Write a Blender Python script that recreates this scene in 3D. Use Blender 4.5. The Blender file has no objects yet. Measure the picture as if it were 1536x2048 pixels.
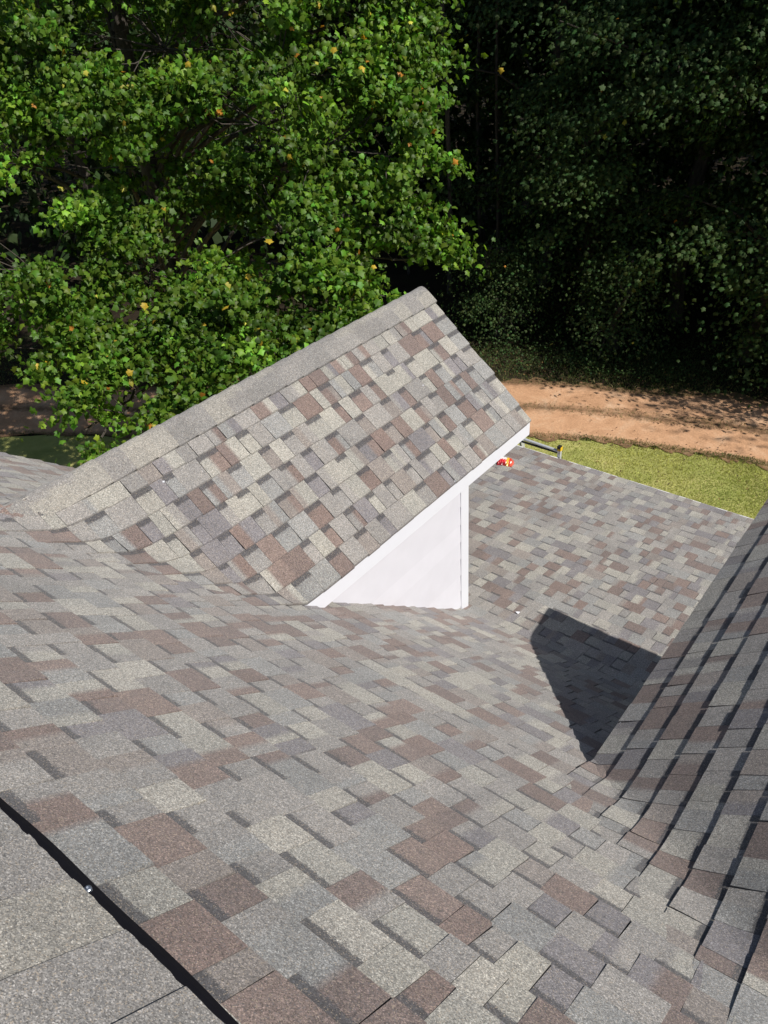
import bpy, math, random
import numpy as np
from mathutils import Vector, Matrix
random.seed(7)
rng = np.random.default_rng(11)
scene = bpy.context.scene
R_ = math.radians

# ------------------------------------------------------------------ camera
H = 8.0                                   # camera height above the ground
PITCH, YAW, ROLL, FPX = R_(35.2057), R_(-40.3706), R_(4.1365), 1603.5
def cam_rows():
    a, b, c = PITCH, YAW, ROLL
    fwd = np.array([math.sin(b)*math.cos(a), math.cos(b)*math.cos(a), -math.sin(a)])
    right = np.array([math.cos(b), -math.sin(b), 0.0])
    down = np.cross(fwd, right)
    return right*math.cos(c)+down*math.sin(c), -right*math.sin(c)+down*math.cos(c), fwd
CR, CD, CF = cam_rows()
cam_data = bpy.data.cameras.new('camera')
cam = bpy.data.objects.new('camera', cam_data)
scene.collection.objects.link(cam)
cam_data.sensor_fit = 'VERTICAL'; cam_data.sensor_height = 24.0
cam_data.lens = 24.0*FPX/2048.0
cam_data.clip_start = 0.05; cam_data.clip_end = 500
cam.matrix_world = Matrix(((CR[0], -CD[0], -CF[0], 0), (CR[1], -CD[1], -CF[1], 0), (CR[2], -CD[2], -CF[2], H), (0, 0, 0, 1)))
scene.camera = cam
CAM = np.array([0, 0, H])
def project(P):
    d = np.asarray(P, float)-CAM
    z = d@CF
    return 768+FPX*(d@CR)/z, 1024+FPX*(d@CD)/z, z

# ------------------------------------------------------------------ sky, sun, exposure
TO_SUN = Vector((0.86, 0.04, 1.0)).normalized()
SUN_EL = math.asin(TO_SUN.z); SUN_AZ = math.atan2(TO_SUN.x, TO_SUN.y)
world = bpy.data.worlds.new('World'); scene.world = world; world.use_nodes = True
wn = world.node_tree
sky = wn.nodes.new('ShaderNodeTexSky'); sky.sky_type = 'NISHITA'; sky.sun_disc = False
sky.sun_elevation = SUN_EL; sky.sun_rotation = SUN_AZ
bgn = wn.nodes['Background']; bgn.inputs['Strength'].default_value = 0.07
wn.links.new(sky.outputs['Color'], bgn.inputs['Color'])
sun_data = bpy.data.lights.new('sun', 'SUN'); sun_data.energy = 4.6; sun_data.angle = R_(0.53)
sun_data.color = (1.0, 0.955, 0.89)
sun = bpy.data.objects.new('sun', sun_data); scene.collection.objects.link(sun)
sun.rotation_euler = TO_SUN.to_track_quat('Z', 'Y').to_euler(); sun.location = (10, 0, 20)
scene.view_settings.view_transform = 'Standard'; scene.view_settings.look = 'None'
scene.view_settings.exposure = 0.27; scene.view_settings.gamma = 1.0
scene.view_settings.use_curve_mapping = False
scene.cycles.max_bounces = 5; scene.cycles.transparent_max_bounces = 4

# ------------------------------------------------------------------ helpers
COL = scene.collection
class Mesh:
    """collects polygons with a colour (and mask in alpha) per vertex"""
    def __init__(s): s.v = []; s.f = []; s.c = []
    def add(s, verts, faces, cols):
        o = len(s.v); s.v.extend(verts)
        s.f.extend([tuple(i+o for i in f) for f in faces])
        if isinstance(cols, tuple): cols = [cols]*len(verts)
        s.c.extend(cols)
    def box(s, x0, x1, y0, y1, z0, z1, col=(.8, .8, .8, 0)):
        v = [(x0,y0,z0),(x1,y0,z0),(x1,y1,z0),(x0,y1,z0),(x0,y0,z1),(x1,y0,z1),(x1,y1,z1),(x0,y1,z1)]
        s.add(v, [(0,3,2,1),(4,5,6,7),(0,1,5,4),(1,2,6,5),(2,3,7,6),(3,0,4,7)], col)
    def tube(s, pts, radii, n=8, col=(.1,.1,.1,0), cap=True):
        pts = [Vector(p) for p in pts]; rings = []
        up = Vector((0.13, 0.31, 0.94))
        verts = []; faces = []
        for i, p in enumerate(pts):
            t = (pts[min(i+1, len(pts)-1)]-pts[max(i-1, 0)]).normalized()
            a = t.cross(up)
            if a.length < .05: a = t.cross(Vector((1, 0, 0)))
            a.normalize(); b = t.cross(a)
            for k in range(n):
                w = 2*math.pi*k/n
                verts.append(tuple(p+(a*math.cos(w)+b*math.sin(w))*radii[i]))
        for i in range(len(pts)-1):
            for k in range(n):
                k2 = (k+1) % n
                faces.append((i*n+k, i*n+k2, (i+1)*n+k2, (i+1)*n+k))
        if cap:
            faces.append(tuple(range(n-1, -1, -1))); faces.append(tuple((len(pts)-1)*n+k for k in range(n)))
        s.add(verts, faces, col)
    def build(s, name, mat, parent=None, origin=None, smooth=False):
        me = bpy.data.meshes.new(name)
        v = np.array(s.v, dtype=np.float32).reshape(-1, 3)
        if origin is not None: v = v-np.array(origin, dtype=np.float32)
        me.from_pydata(v.tolist(), [], s.f)
        at = me.color_attributes.new('Col', 'FLOAT_COLOR', 'POINT')
        at.data.foreach_set('color', np.array(s.c, dtype=np.float32).ravel())
        me.materials.append(mat)
        if smooth: me.polygons.foreach_set('use_smooth', [True]*len(me.polygons))
        me.update()
        o = bpy.data.objects.new(name, me); COL.objects.link(o)
        if origin is not None: o.location = origin
        if parent is not None: o.parent = parent
        return o
def empty(name, loc=(0, 0, 0)):
    o = bpy.data.objects.new(name, None); COL.objects.link(o); o.location = loc; o.empty_display_size = .2
    return o
def child(o, parent):
    """parent without moving"""
    o.parent = parent
    m = Matrix.Identity(4); q = parent
    m = Matrix.Translation(parent.location) if parent.parent is None else Matrix.Translation(parent.parent.location) @ Matrix.Translation(parent.location)
    o.matrix_parent_inverse = m.inverted()
    return o
def tag(o, label=None, cat=None, group=None, kind=None):
    if label: o['label'] = label
    if cat: o['category'] = cat
    if group: o['group'] = group
    if kind: o['kind'] = kind
    return o

# ------------------------------------------------------------------ materials
def new_mat(name):
    m = bpy.data.materials.new(name); m.use_nodes = True
    nt = m.node_tree; b = nt.nodes['Principled BSDF']
    return m, nt, b
def node(nt, t, **kw):
    n = nt.nodes.new(t)
    for k, v in kw.items(): setattr(n, k, v)
    return n
def ramp(nt, stops, interp='LINEAR'):
    r = nt.nodes.new('ShaderNodeValToRGB'); r.color_ramp.interpolation = interp
    e = r.color_ramp.elements
    while len(e) < len(stops): e.new(.5)
    for i, (p, c) in enumerate(stops):
        e[i].position = p; e[i].color = c if len(c) == 4 else (*c, 1)
    return r
def noise(nt, vec, scale, detail=4, rough=.55, dist=0):
    n = nt.nodes.new('ShaderNodeTexNoise'); n.inputs['Scale'].default_value = scale
    n.inputs['Detail'].default_value = detail; n.inputs['Roughness'].default_value = rough
    n.inputs['Distortion'].default_value = dist
    if vec is not None: nt.links.new(vec, n.inputs['Vector'])
    return n
def math_n(nt, op, a, b=None, clamp=False):
    n = nt.nodes.new('ShaderNodeMath'); n.operation = op; n.use_clamp = clamp
    for i, x in enumerate((a, b)):
        if x is None: continue
        if isinstance(x, (int, float)): n.inputs[i].default_value = x
        else: nt.links.new(x, n.inputs[i])
    return n.outputs[0]
def mix_rgb(nt, fac, a, b, blend='MIX'):
    n = nt.nodes.new('ShaderNodeMix'); n.data_type = 'RGBA'; n.blend_type = blend
    for sock, x in ((n.inputs[0], fac), (n.inputs[6], a), (n.inputs[7], b)):
        if isinstance(x, (int, float)): sock.default_value = x
        elif isinstance(x, tuple): sock.default_value = x if len(x) == 4 else (*x, 1)
        else: nt.links.new(x, sock)
    return n.outputs[2]

def shingle_material():
    m, nt, b = new_mat('asphalt_shingle_granules')
    geo = node(nt, 'ShaderNodeNewGeometry'); pos = geo.outputs['Position']
    at = node(nt, 'ShaderNodeAttribute', attribute_name='Col')
    # granules: coloured cells about 2 to 3 mm across
    vo = node(nt, 'ShaderNodeTexVoronoi'); vo.inputs['Scale'].default_value = 470; nt.links.new(pos, vo.inputs['Vector'])
    sep = node(nt, 'ShaderNodeSeparateColor'); nt.links.new(vo.outputs['Color'], sep.inputs[0])
    vo2 = node(nt, 'ShaderNodeTexVoronoi'); vo2.inputs['Scale'].default_value = 230; nt.links.new(pos, vo2.inputs['Vector'])
    sep2 = node(nt, 'ShaderNodeSeparateColor'); nt.links.new(vo2.outputs['Color'], sep2.inputs[0])
    # ragged dark print band (mask in alpha)
    n1 = noise(nt, pos, 55, 4, .7)
    band = math_n(nt, 'ADD', at.outputs['Alpha'], math_n(nt, 'MULTIPLY', math_n(nt, 'SUBTRACT', n1.outputs['Fac'], .5), 1.1))
    band = math_n(nt, 'ADD', band, math_n(nt, 'MULTIPLY', math_n(nt, 'SUBTRACT', sep.outputs[2], .5), .5))
    bandr = ramp(nt, [(.40, (0, 0, 0)), (.70, (1, 1, 1))]); nt.links.new(band, bandr.inputs[0])
    bm = math_n(nt, 'MULTIPLY', bandr.outputs[0], math_n(nt, 'GREATER_THAN', at.outputs['Alpha'], .02))
    col = mix_rgb(nt, math_n(nt, 'MULTIPLY', bm, .9), at.outputs['Color'], (.050, .048, .053))
    # granule brightness
    gr = ramp(nt, [(0, (.42,)*3), (.25, (.78,)*3), (.7, (1.08,)*3), (.93, (1.45,)*3), (1, (2.1,)*3)])
    nt.links.new(sep.outputs[0], gr.inputs[0])
    col = mix_rgb(nt, 1.0, col, gr.outputs[0], 'MULTIPLY')
    gr2 = ramp(nt, [(0, (.74,)*3), (.5, (1, 1, 1)), (1, (1.28,)*3)]); nt.links.new(sep2.outputs[0], gr2.inputs[0])
    col = mix_rgb(nt, 1.0, col, gr2.outputs[0], 'MULTIPLY')
    # a few tan and a few slate granules
    tan = math_n(nt, 'GREATER_THAN', sep.outputs[1], .93)
    col = mix_rgb(nt, math_n(nt, 'MULTIPLY', tan, .5), col, (.42, .34, .25))
    sl = math_n(nt, 'LESS_THAN', sep.outputs[1], .1)
    col = mix_rgb(nt, math_n(nt, 'MULTIPLY', sl, .55), col, (.10, .105, .115))
    # weather mottling, scuffs
    n2 = noise(nt, pos, 3.1, 5, .6); r2 = ramp(nt, [(.28, (.84,)*3), (.5, (1, 1, 1)), (.72, (1.10, 1.085, 1.06))]); nt.links.new(n2.outputs['Fac'], r2.inputs[0])
    col = mix_rgb(nt, 1.0, col, r2.outputs[0], 'MULTIPLY')
    nt.links.new(col, b.inputs['Base Color'])
    b.inputs['Roughness'].default_value = .9; b.inputs['Specular IOR Level'].default_value = .3
    b.inputs['Sheen Weight'].default_value = .16; b.inputs['Sheen Roughness'].default_value = .6
    bp = node(nt, 'ShaderNodeBump'); bp.inputs['Strength'].default_value = .55; bp.inputs['Distance'].default_value = .0015
    nt.links.new(sep.outputs[0], bp.inputs['Height']); nt.links.new(bp.outputs[0], b.inputs['Normal'])
    return m
def paint_material(name, col, rough=.45, dirt=.06):
    m, nt, b = new_mat(name)
    geo = node(nt, 'ShaderNodeNewGeometry')
    n = noise(nt, geo.outputs['Position'], 9, 6, .65)
    r = ramp(nt, [(.35, tuple(c*(1-dirt) for c in col)), (.62, col)]); nt.links.new(n.outputs['Fac'], r.inputs[0])
    nt.links.new(r.outputs[0], b.inputs['Base Color']); b.inputs['Roughness'].default_value = rough
    n3 = noise(nt, geo.outputs['Position'], 60, 3)
    bp = node(nt, 'ShaderNodeBump'); bp.inputs['Strength'].default_value = .12; bp.inputs['Distance'].default_value = .002
    nt.links.new(n3.outputs['Fac'], bp.inputs['Height']); nt.links.new(bp.outputs[0], b.inputs['Normal'])
    return m
def plain(name, col, rough=.5, metal=0.0, spec=.5):
    m, nt, b = new_mat(name)
    geo = node(nt, 'ShaderNodeNewGeometry'); n = noise(nt, geo.outputs['Position'], 40, 4)
    r = ramp(nt, [(.3, tuple(c*.85 for c in col)), (.7, tuple(min(1, c*1.1) for c in col))]); nt.links.new(n.outputs['Fac'], r.inputs[0])
    nt.links.new(r.outputs[0], b.inputs['Base Color'])
    b.inputs['Roughness'].default_value = rough; b.inputs['Metallic'].default_value = metal; b.inputs['Specular IOR Level'].default_value = spec
    return m
def leaf_material(name, gloss=.38, trans=.35):
    m, nt, b = new_mat(name)
    at = node(nt, 'ShaderNodeAttribute', attribute_name='Col')
    b.inputs['Roughness'].default_value = gloss; b.inputs['Specular IOR Level'].default_value = .25
    nt.links.new(at.outputs['Color'], b.inputs['Base Color'])
    tr = node(nt, 'ShaderNodeBsdfTranslucent')
    tc = mix_rgb(nt, 1.0, at.outputs['Color'], (1.5, 1.7, .5, 1), 'MULTIPLY')
    nt.links.new(tc, tr.inputs['Color'])
    mx = node(nt, 'ShaderNodeMixShader'); mx.inputs[0].default_value = trans
    nt.links.new(b.outputs[0], mx.inputs[1]); nt.links.new(tr.outputs[0], mx.inputs[2])
    nt.links.new(mx.outputs[0], nt.nodes['Material Output'].inputs['Surface'])
    return m
def attr_material(name, rough=.5, spec=.4, nscale=30):
    m, nt, b = new_mat(name)
    at = node(nt, 'ShaderNodeAttribute', attribute_name='Col')
    geo = node(nt, 'ShaderNodeNewGeometry'); n = noise(nt, geo.outputs['Position'], nscale, 5)
    lo, hi = (.97, 1.02) if 'siding' in name else (.75, 1.15)
    r = ramp(nt, [(.3, (lo,)*3), (.7, (hi,)*3)]); nt.links.new(n.outputs['Fac'], r.inputs[0])
    nt.links.new(mix_rgb(nt, 1.0, at.outputs['Color'], r.outputs[0], 'MULTIPLY'), b.inputs['Base Color'])
    b.inputs['Roughness'].default_value = rough; b.inputs['Specular IOR Level'].default_value = spec
    return m
def bark_material():
    m, nt, b = new_mat('bark')
    geo = node(nt, 'ShaderNodeNewGeometry')
    mp = node(nt, 'ShaderNodeMapping'); mp.inputs['Scale'].default_value = (14, 14, 2.5); nt.links.new(geo.outputs['Position'], mp.inputs[0])
    n = noise(nt, mp.outputs[0], 1, 8, .7)
    r = ramp(nt, [(.3, (.02, .017, .014)), (.7, (.085, .07, .056))]); nt.links.new(n.outputs['Fac'], r.inputs[0])
    nt.links.new(r.outputs[0], b.inputs['Base Color']); b.inputs['Roughness'].default_value = .9
    bp = node(nt, 'ShaderNodeBump'); bp.inputs['Strength'].default_value = .8; bp.inputs['Distance'].default_value = .02
    nt.links.new(n.outputs['Fac'], bp.inputs['Height']); nt.links.new(bp.outputs[0], b.inputs['Normal'])
    return m
def ground_material(name, stops, scale, fine=60, bump=.02):
    m, nt, b = new_mat(name)
    geo = node(nt, 'ShaderNodeNewGeometry'); pos = geo.outputs['Position']
    n = noise(nt, pos, scale, 8, .65, .4)
    r = ramp(nt, stops); nt.links.new(n.outputs['Fac'], r.inputs[0])
    n2 = noise(nt, pos, fine, 5, .7); r2 = ramp(nt, [(.3, (.7,)*3), (.7, (1.25,)*3)]); nt.links.new(n2.outputs['Fac'], r2.inputs[0])
    nt.links.new(mix_rgb(nt, 1.0, r.outputs[0], r2.outputs[0], 'MULTIPLY'), b.inputs['Base Color'])
    b.inputs['Roughness'].default_value = .95; b.inputs['Specular IOR Level'].default_value = .1
    bp = node(nt, 'ShaderNodeBump'); bp.inputs['Strength'].default_value = .7; bp.inputs['Distance'].default_value = bump
    nt.links.new(math_n(nt, 'ADD', n2.outputs['Fac'], n.outputs['Fac']), bp.inputs['Height']); nt.links.new(bp.outputs[0], b.inputs['Normal'])
    return m
M_SH = shingle_material()
M_WHITE = paint_material('white_house_paint', (.69, .70, .745), .5, .02)
M_SIDING = attr_material('white_siding_paint', .55, .35, 7)
M_DRIP = plain('white_drip_metal', (.72, .72, .72), .35)
M_DECK = plain('dark_roof_felt', (.05, .05, .052), .95)
M_VENT = plain('black_vent_plastic', (.006, .006, .009), .75, 0, .12)
M_NAIL = plain('galvanised_nail', (.22, .25, .30), .4, .8)
M_ALU = plain('ladder_aluminium', (.62, .64, .65), .4, .35)
M_BLK = plain('black_rubber', (.015, .015, .015), .6)
M_YEL = plain('yellow_plastic', (.75, .47, .02), .45)
M_BAG = attr_material('crinkled_bag_film', .3, .6, 25)
M_LEAF = leaf_material('maple_leaf', .48, .30)
M_LEAFW = leaf_material('shaded_leaf', .65, .2)
M_BARK = bark_material()
M_GRASSBLADE = leaf_material('grass_blade', .6, .3)
M_LITTER = attr_material('dry_leaf_litter', .9, .1)

# ------------------------------------------------------------------ the setting: ground, road, lawn
def arc_line(pts, n=60):
    """smooth polyline through points, Catmull-Rom"""
    P = [np.array(p, float) for p in pts]; P = [2*P[0]-P[1]]+P+[2*P[-1]-P[-2]]
    out = []
    for i in range(1, len(P)-2):
        for k in range(n):
            t = k/n; a, b, c, d = P[i-1:i+3]
            out.append(.5*((2*b)+(-a+c)*t+(2*a-5*b+4*c-d)*t*t+(-a+3*b-3*c+d)*t**3))
    out.append(P[-2]); return np.array(out)
ROAD_NEAR = arc_line([(-60, -18.5), (-30, -2.0), (-15.8, 6.55), (-10.2, 10.0), (-6.2, 12.45), (-3.6, 13.35), (-1.5, 13.7), (6, 14.3), (30, 16.5)], 24)
ROAD_FAR = arc_line([(-61, -15.6), (-31.5, .6), (-17.9, 7.75), (-12.2, 11.1), (-8.05, 14.0), (-5.3, 15.05), (-3.1, 15.85), (5, 16.9), (30, 19.4)], 24)
def road_mix(i, t):
    return ROAD_NEAR[i]*(1-t)+ROAD_FAR[i]*t
g = Mesh()
n = 40; xs = np.linspace(-220, 160, n); ys = np.linspace(-120, 260, n)
for i in range(n-1):
    for j in range(n-1):
        g.add([(xs[i], ys[j], -.012), (xs[i+1], ys[j], -.012), (xs[i+1], ys[j+1], -.012), (xs[i], ys[j+1], -.012)], [(0, 1, 2, 3)], (.05, .04, .03, 0))
M_FLOOR = ground_material('woodland_floor', [(.3, (.014, .011, .008)), (.5, (.030, .022, .014)), (.7, (.022, .026, .011))], 1.2, 40)
tag(g.build('ground', M_FLOOR), kind='structure')
def dirt_material():
    m, nt, b = new_mat('red_clay_road')
    geo = node(nt, 'ShaderNodeNewGeometry'); pos = geo.outputs['Position']
    at = node(nt, 'ShaderNodeAttribute', attribute_name='Col')
    n1 = noise(nt, pos, 1.5, 9, .72, .8)
    r1 = ramp(nt, [(.3, (.40, .225, .125)), (.5, (.53, .31, .18)), (.72, (.60, .41, .27))]); nt.links.new(n1.outputs['Fac'], r1.inputs[0])
    n2 = noise(nt, pos, 28, 6, .7); r2 = ramp(nt, [(.3, (.78,)*3), (.65, (1.1,)*3)]); nt.links.new(n2.outputs['Fac'], r2.inputs[0])
    col = mix_rgb(nt, 1.0, r1.outputs[0], r2.outputs[0], 'MULTIPLY')
    # litter and moss where the mask (alpha) is high: verge and the strip between the wheel tracks
    n3 = noise(nt, pos, 5.5, 8, .78, .5)
    k = math_n(nt, 'ADD', math_n(nt, 'MULTIPLY', at.outputs['Alpha'], .62), n3.outputs['Fac'])
    r3 = ramp(nt, [(.66, (0, 0, 0)), (1.0, (1, 1, 1))]); nt.links.new(k, r3.inputs[0])
    n4 = noise(nt, pos, 16, 4); r4 = ramp(nt, [(.35, (.075, .045, .025)), (.55, (.15, .09, .05)), (.7, (.09, .085, .035))]); nt.links.new(n4.outputs['Fac'], r4.inputs[0])
    col = mix_rgb(nt, math_n(nt, 'MULTIPLY', r3.outputs[0], .85), col, r4.outputs[0])
    nt.links.new(col, b.inputs['Base Color']); b.inputs['Roughness'].default_value = .95; b.inputs['Specular IOR Level'].default_value = .1
    bp = node(nt, 'ShaderNodeBump'); bp.inputs['Strength'].default_value = .6; bp.inputs['Distance'].default_value = .02
    nt.links.new(math_n(nt, 'ADD', n2.outputs['Fac'], n3.outputs['Fac']), bp.inputs['Height']); nt.links.new(bp.outputs[0], b.inputs['Normal'])
    return m
g = Mesh(); T = [(-.06, .9), (0, .55), (.08, .12), (.3, 0), (.42, .35), (.5, .75), (.6, .3), (.72, .05), (.9, .25), (1, .8), (1.08, 1)]
nv = len(ROAD_NEAR)
for i in range(nv):
    for t, a in T:
        jt = t+(.035*math.sin(i*1.7)+.03*math.sin(i*.63+1) if t < 0 or t > 1 else 0)
        p = road_mix(i, jt); ztrack = .006-.02*math.exp(-((t-.27)/.1)**2)-.02*math.exp(-((t-.75)/.1)**2)+.012*math.exp(-((t-.5)/.1)**2)
        g.v.append((p[0], p[1], ztrack+.012)); g.c.append((.5, .3, .2, a))
m_ = len(T)
for i in range(nv-1):
    for k in range(m_-1):
        g.f.append((i*m_+k, (i+1)*m_+k, (i+1)*m_+k+1, i*m_+k+1))
tag(g.build('dirt_road', dirt_material(), smooth=True), kind='structure')
# lawn: sheet from the house to the near edge of the road
g = Mesh(); nl = 12
for i in range(nv):
    p = road_mix(i, -.045+.02*math.sin(i*2.3)+.015*math.sin(i*.9)); q = np.array([p[0]+9.0, p[1]-22.0])
    for k in range(nl):
        w = p*(1-k/(nl-1))+q*(k/(nl-1))
        g.v.append((w[0], w[1], 0.0)); g.c.append((.1, .12, .03, 0))
for i in range(nv-1):
    for k in range(nl-1):
        g.f.append((i*nl+k, i*nl+k+1, (i+1)*nl+k+1, (i+1)*nl+k))
M_LAWN = ground_material('lawn_turf', [(.25, (.25, .275, .08)), (.45, (.35, .36, .115)), (.6, (.43, .41, .15)), (.8, (.50, .43, .22))], 1.3, 70, .02)
tag(g.build('lawn', M_LAWN), kind='structure')

# ------------------------------------------------------------------ the house: roof planes (z relative to the camera, + H)
PA, PC, PG = R_(38.7), R_(13.0), R_(41.0)
TA, TC, TG = math.tan(PA), math.tan(PC), math.tan(PG)
QY, QZ = 2.168, -2.875
YB = 3.86; ZB = QZ-TA*(YB-QY)
YEAVE = 7.42; XL, XRT = -5.38, 3.2
KB, KV = .05, .105
def zmain(y):
    a = QZ-TA*(y-QY); c = ZB-TC*(y-YB)
    return (a+c+math.sqrt((a-c)**2+KB*KB))/2
class Gable:
    def __init__(s, xr, zr, half, yend, ywall):
        s.xr, s.zr, s.half, s.yend, s.ywall = xr, zr, half, yend, ywall
        s.ze = zr-TG*half
        s.yf = s.meet(half)
    def z(s, x): return s.zr-TG*abs(x-s.xr)
    def meet(s, d):
        zz = s.zr-TG*d; lo, hi = -1, 6
        for _ in range(40):
            m = (lo+hi)/2
            if zmain(m) > zz: lo = m
            else: hi = m
        return lo
GB = Gable(-3.40, -2.058, .93, 4.60, 3.93)
GD = Gable(0.216, -1.962, .93, 4.44, 3.86)
GABLES = (GB, GD)
def sstep(a, b, x):
    t = min(1, max(0, (x-a)/(b-a))); return t*t*(3-2*t)
def zroof(x, y):
    zm = zmain(y); z = zm
    for gq in GABLES:
        d = abs(x-gq.xr)
        if d > gq.half+.14: continue
        zg = gq.zr-TG*min(d, gq.half)
        fade = 1 if d < gq.half else max(0, 1-(d-gq.half)/.14)
        wy = 1-sstep(gq.yf+.02, gq.yf+.25, y)
        de = zm-zg
        rs = (math.sqrt(de*de+KV*KV)-abs(de))/2*fade*wy*(1-.75*sstep(gq.half-.3, gq.half, d))
        z = max(z, (max(zm, zg) if (d < gq.half and y < gq.yf+.02) else zm)+rs)
    return z
def zgable(gq, x, y):
    zm = zmain(y); zg = gq.z(x); de = zm-zg
    return max(zm, zg)+(math.sqrt(de*de+KV*KV)-abs(de))/2*(1-.75*sstep(gq.half-.3, gq.half, abs(x-gq.xr)))
# arc length table of the main slope
Yt = np.linspace(0.0, YEAVE, 1200); Zt = np.array([zmain(y) for y in Yt])
St = np.concatenate([[0], np.cumsum(np.hypot(np.diff(Yt), np.diff(Zt)))])
def y_of_s(s): return float(np.interp(s, St, Yt)) if s <= St[-1] else YEAVE+(s-St[-1])*math.cos(PC)

house = empty('house', (0, 0, 0))
tag(house, 'grey shingled house roof with white trimmed gable seen from its ridge', 'house')
EXPO = .143
# granule blend colours (albedo)
PAL = {'grey': [(.240, .227, .213), (.220, .210, .199), (.252, .238, .222)],
       'blue': [(.232, .230, .222), (.214, .214, .208)],
       'light': [(.300, .287, .253), (.282, .272, .243), (.312, .296, .262)],
       'brown': [(.165, .119, .104), (.148, .111, .100), (.182, .135, .118)],
       'slate': [(.160, .150, .157), (.173, .162, .168)],
       'drab': [(.212, .187, .170)]}
def shade_pick():
    k = random.choices(['grey', 'blue', 'light', 'brown', 'slate', 'drab'], [28, 12, 20, 21, 12, 7])[0]
    c = random.choice(PAL[k]); f = random.uniform(.93, 1.07)
    return (c[0]*f, c[1]*f, c[2]*f)
class Slope:
    """pt(u, v, h): u along the course, v down the slope, h above the sheathing"""
    def __init__(s, pt, fold): s.pt, s.fold = pt, fold
def main_pt(u, v, h): 
    y = y_of_s(v); return (u, y, zroof(u, y)+h*1.2+H)
def main_fold(u, v):
    y = y_of_s(v)
    for gq in GABLES:
        d = abs(u-gq.xr)
        if d < gq.half+.2 and abs(zmain(y)-gq.z(u)) < .3: return True
    return abs(y-YB) < .35
def gable_slope(gq, sg):
    def pt(u, v, h):
        x = gq.xr+sg*v*math.cos(PG)
        past = (gq.meet(abs(x-gq.xr))-u)            # how far beyond the valley line the course has run
        dive = sstep(.10, .38, past)                 # woven under the main courses there
        return (x, u, zgable(gq, x, u)+h*1.2*(1-dive)-.004*dive+H)
    def fold(u, v):
        x = gq.xr+sg*v*math.cos(PG); return abs(zmain(u)-gq.z(x)) < .35
    return Slope(pt, fold)
def make_piece(slope, u0, u1, v0, v1, tooth, hbase, sgn=1, lift=0, whole=None):
    """one exposed tab; returns (verts, faces, colours)"""
    th = ((.0112 if tooth else .0078) if hbase == 0 else (.0092 if tooth else .0078))+random.uniform(-.0008, .0010)+lift
    c1 = shade_pick(); us = [u0, u1]; two = None
    w = u1-u0
    if w > .085 and random.random() < .42:
        two = u0+w*random.uniform(.3, .7); c2 = shade_pick(); us = [u0, two-.012, two+.012, u1]
    near = slope.fold((u0+u1)/2, (v0+v1)/2) or slope.fold(u0, v1) or slope.fold(u1, v0)
    if near:
        k = max(2, int(w/.035)); us = sorted(set([round(x, 4) for x in us]+[round(u0+w*i/k, 4) for i in range(1, k)]))
    ts = v0-.015
    vs = [ts, v0+.024, v0+.036, v1] if not tooth else [ts, v1]
    if near: vs = sorted(set(vs+[v0+.02, v0+(v1-v0)*.5, v0+(v1-v0)*.75])) if tooth else sorted(set(vs+[v0+(v1-v0)*.65]))
    sk0, sk1 = random.uniform(-.004, .004), random.uniform(-.004, .004)
    jv = random.uniform(-.0025, .0025)
    band_tooth = (not tooth)
    V = []; Cc = []
    nu, nvv = len(us), len(vs)
    for v in vs:
        t = (v-v0)/(v1-v0); tt = max(0, t)
        for u in us:
            q = (u-u0)/w
            uu = u+(sk0*(1-q)+sk1*q)*tt+(0.003 if u == us[0] else -.003 if u == us[-1] else 0)*.3
            h = hbase+(.0015+(th-.0015)*tt if t >= 0 else .0005)
            V.append(slope.pt(uu, v+(jv if v == vs[-1] else 0), h))
            c = c1 if (two is None or u < two) else c2
            a = 0.0
            if band_tooth: a = 1.0 if v < v0+.026 else (.32 if v < v0+.038 else 0.021)
            Cc.append((*c, a))
    F = []
    for j in range(nvv-1):
        for i in range(nu-1):
            q = (j*nu+i, (j+1)*nu+i, (j+1)*nu+i+1, j*nu+i+1)
            F.append(q if sgn > 0 else q[::-1])
    # skirts: butt edge and both sides
    def skirt(idx, flip):
        base = len(V)
        for i in idx:
            x, y, z = V[i]; V.append((x, y, z-(th+.004)*1.2)); cc = Cc[i]; Cc.append((cc[0]*.32, cc[1]*.30, cc[2]*.30, 0))
        for k in range(len(idx)-1):
            q = (idx[k], base+k, base+k+1, idx[k+1]); F.append(q if flip else q[::-1])
    skirt([(nvv-1)*nu+i for i in range(nu)], sgn > 0)
    skirt([j*nu for j in range(nvv)], sgn > 0)
    skirt([j*nu+nu-1 for j in range(nvv)], sgn < 0)
    return V, F, Cc
PIECES = []           # (verts, faces, cols, owner)
def lay_course(slope, ua, ub, v0, v1, owner, hbase=0, sgn=1, keep=None, start_tooth=None):
    u = ua; tooth = random.random() < .5 if start_tooth is None else start_tooth
    while u < ub-.02:
        w = random.choice([.075, .09, .105, .12, .135, .16]) if tooth else random.choice([.065, .08, .09, .105, .12, .14])
        w *= random.uniform(.92, 1.08)
        if ub-(u+w) < .05: w = ub-u
        e = min(u+w, ub)
        if keep is None or keep(u, e, v0, v1):
            V, F, Cc = make_piece(slope, u, e, v0, v1, tooth, hbase, sgn, random.choice([0, 0, 0, .001, .002]) if tooth else 0)
            PIECES.append((V, F, Cc, owner))
        u = e
        tooth = (not tooth) if (not tooth or random.random() < .86) else True

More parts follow.
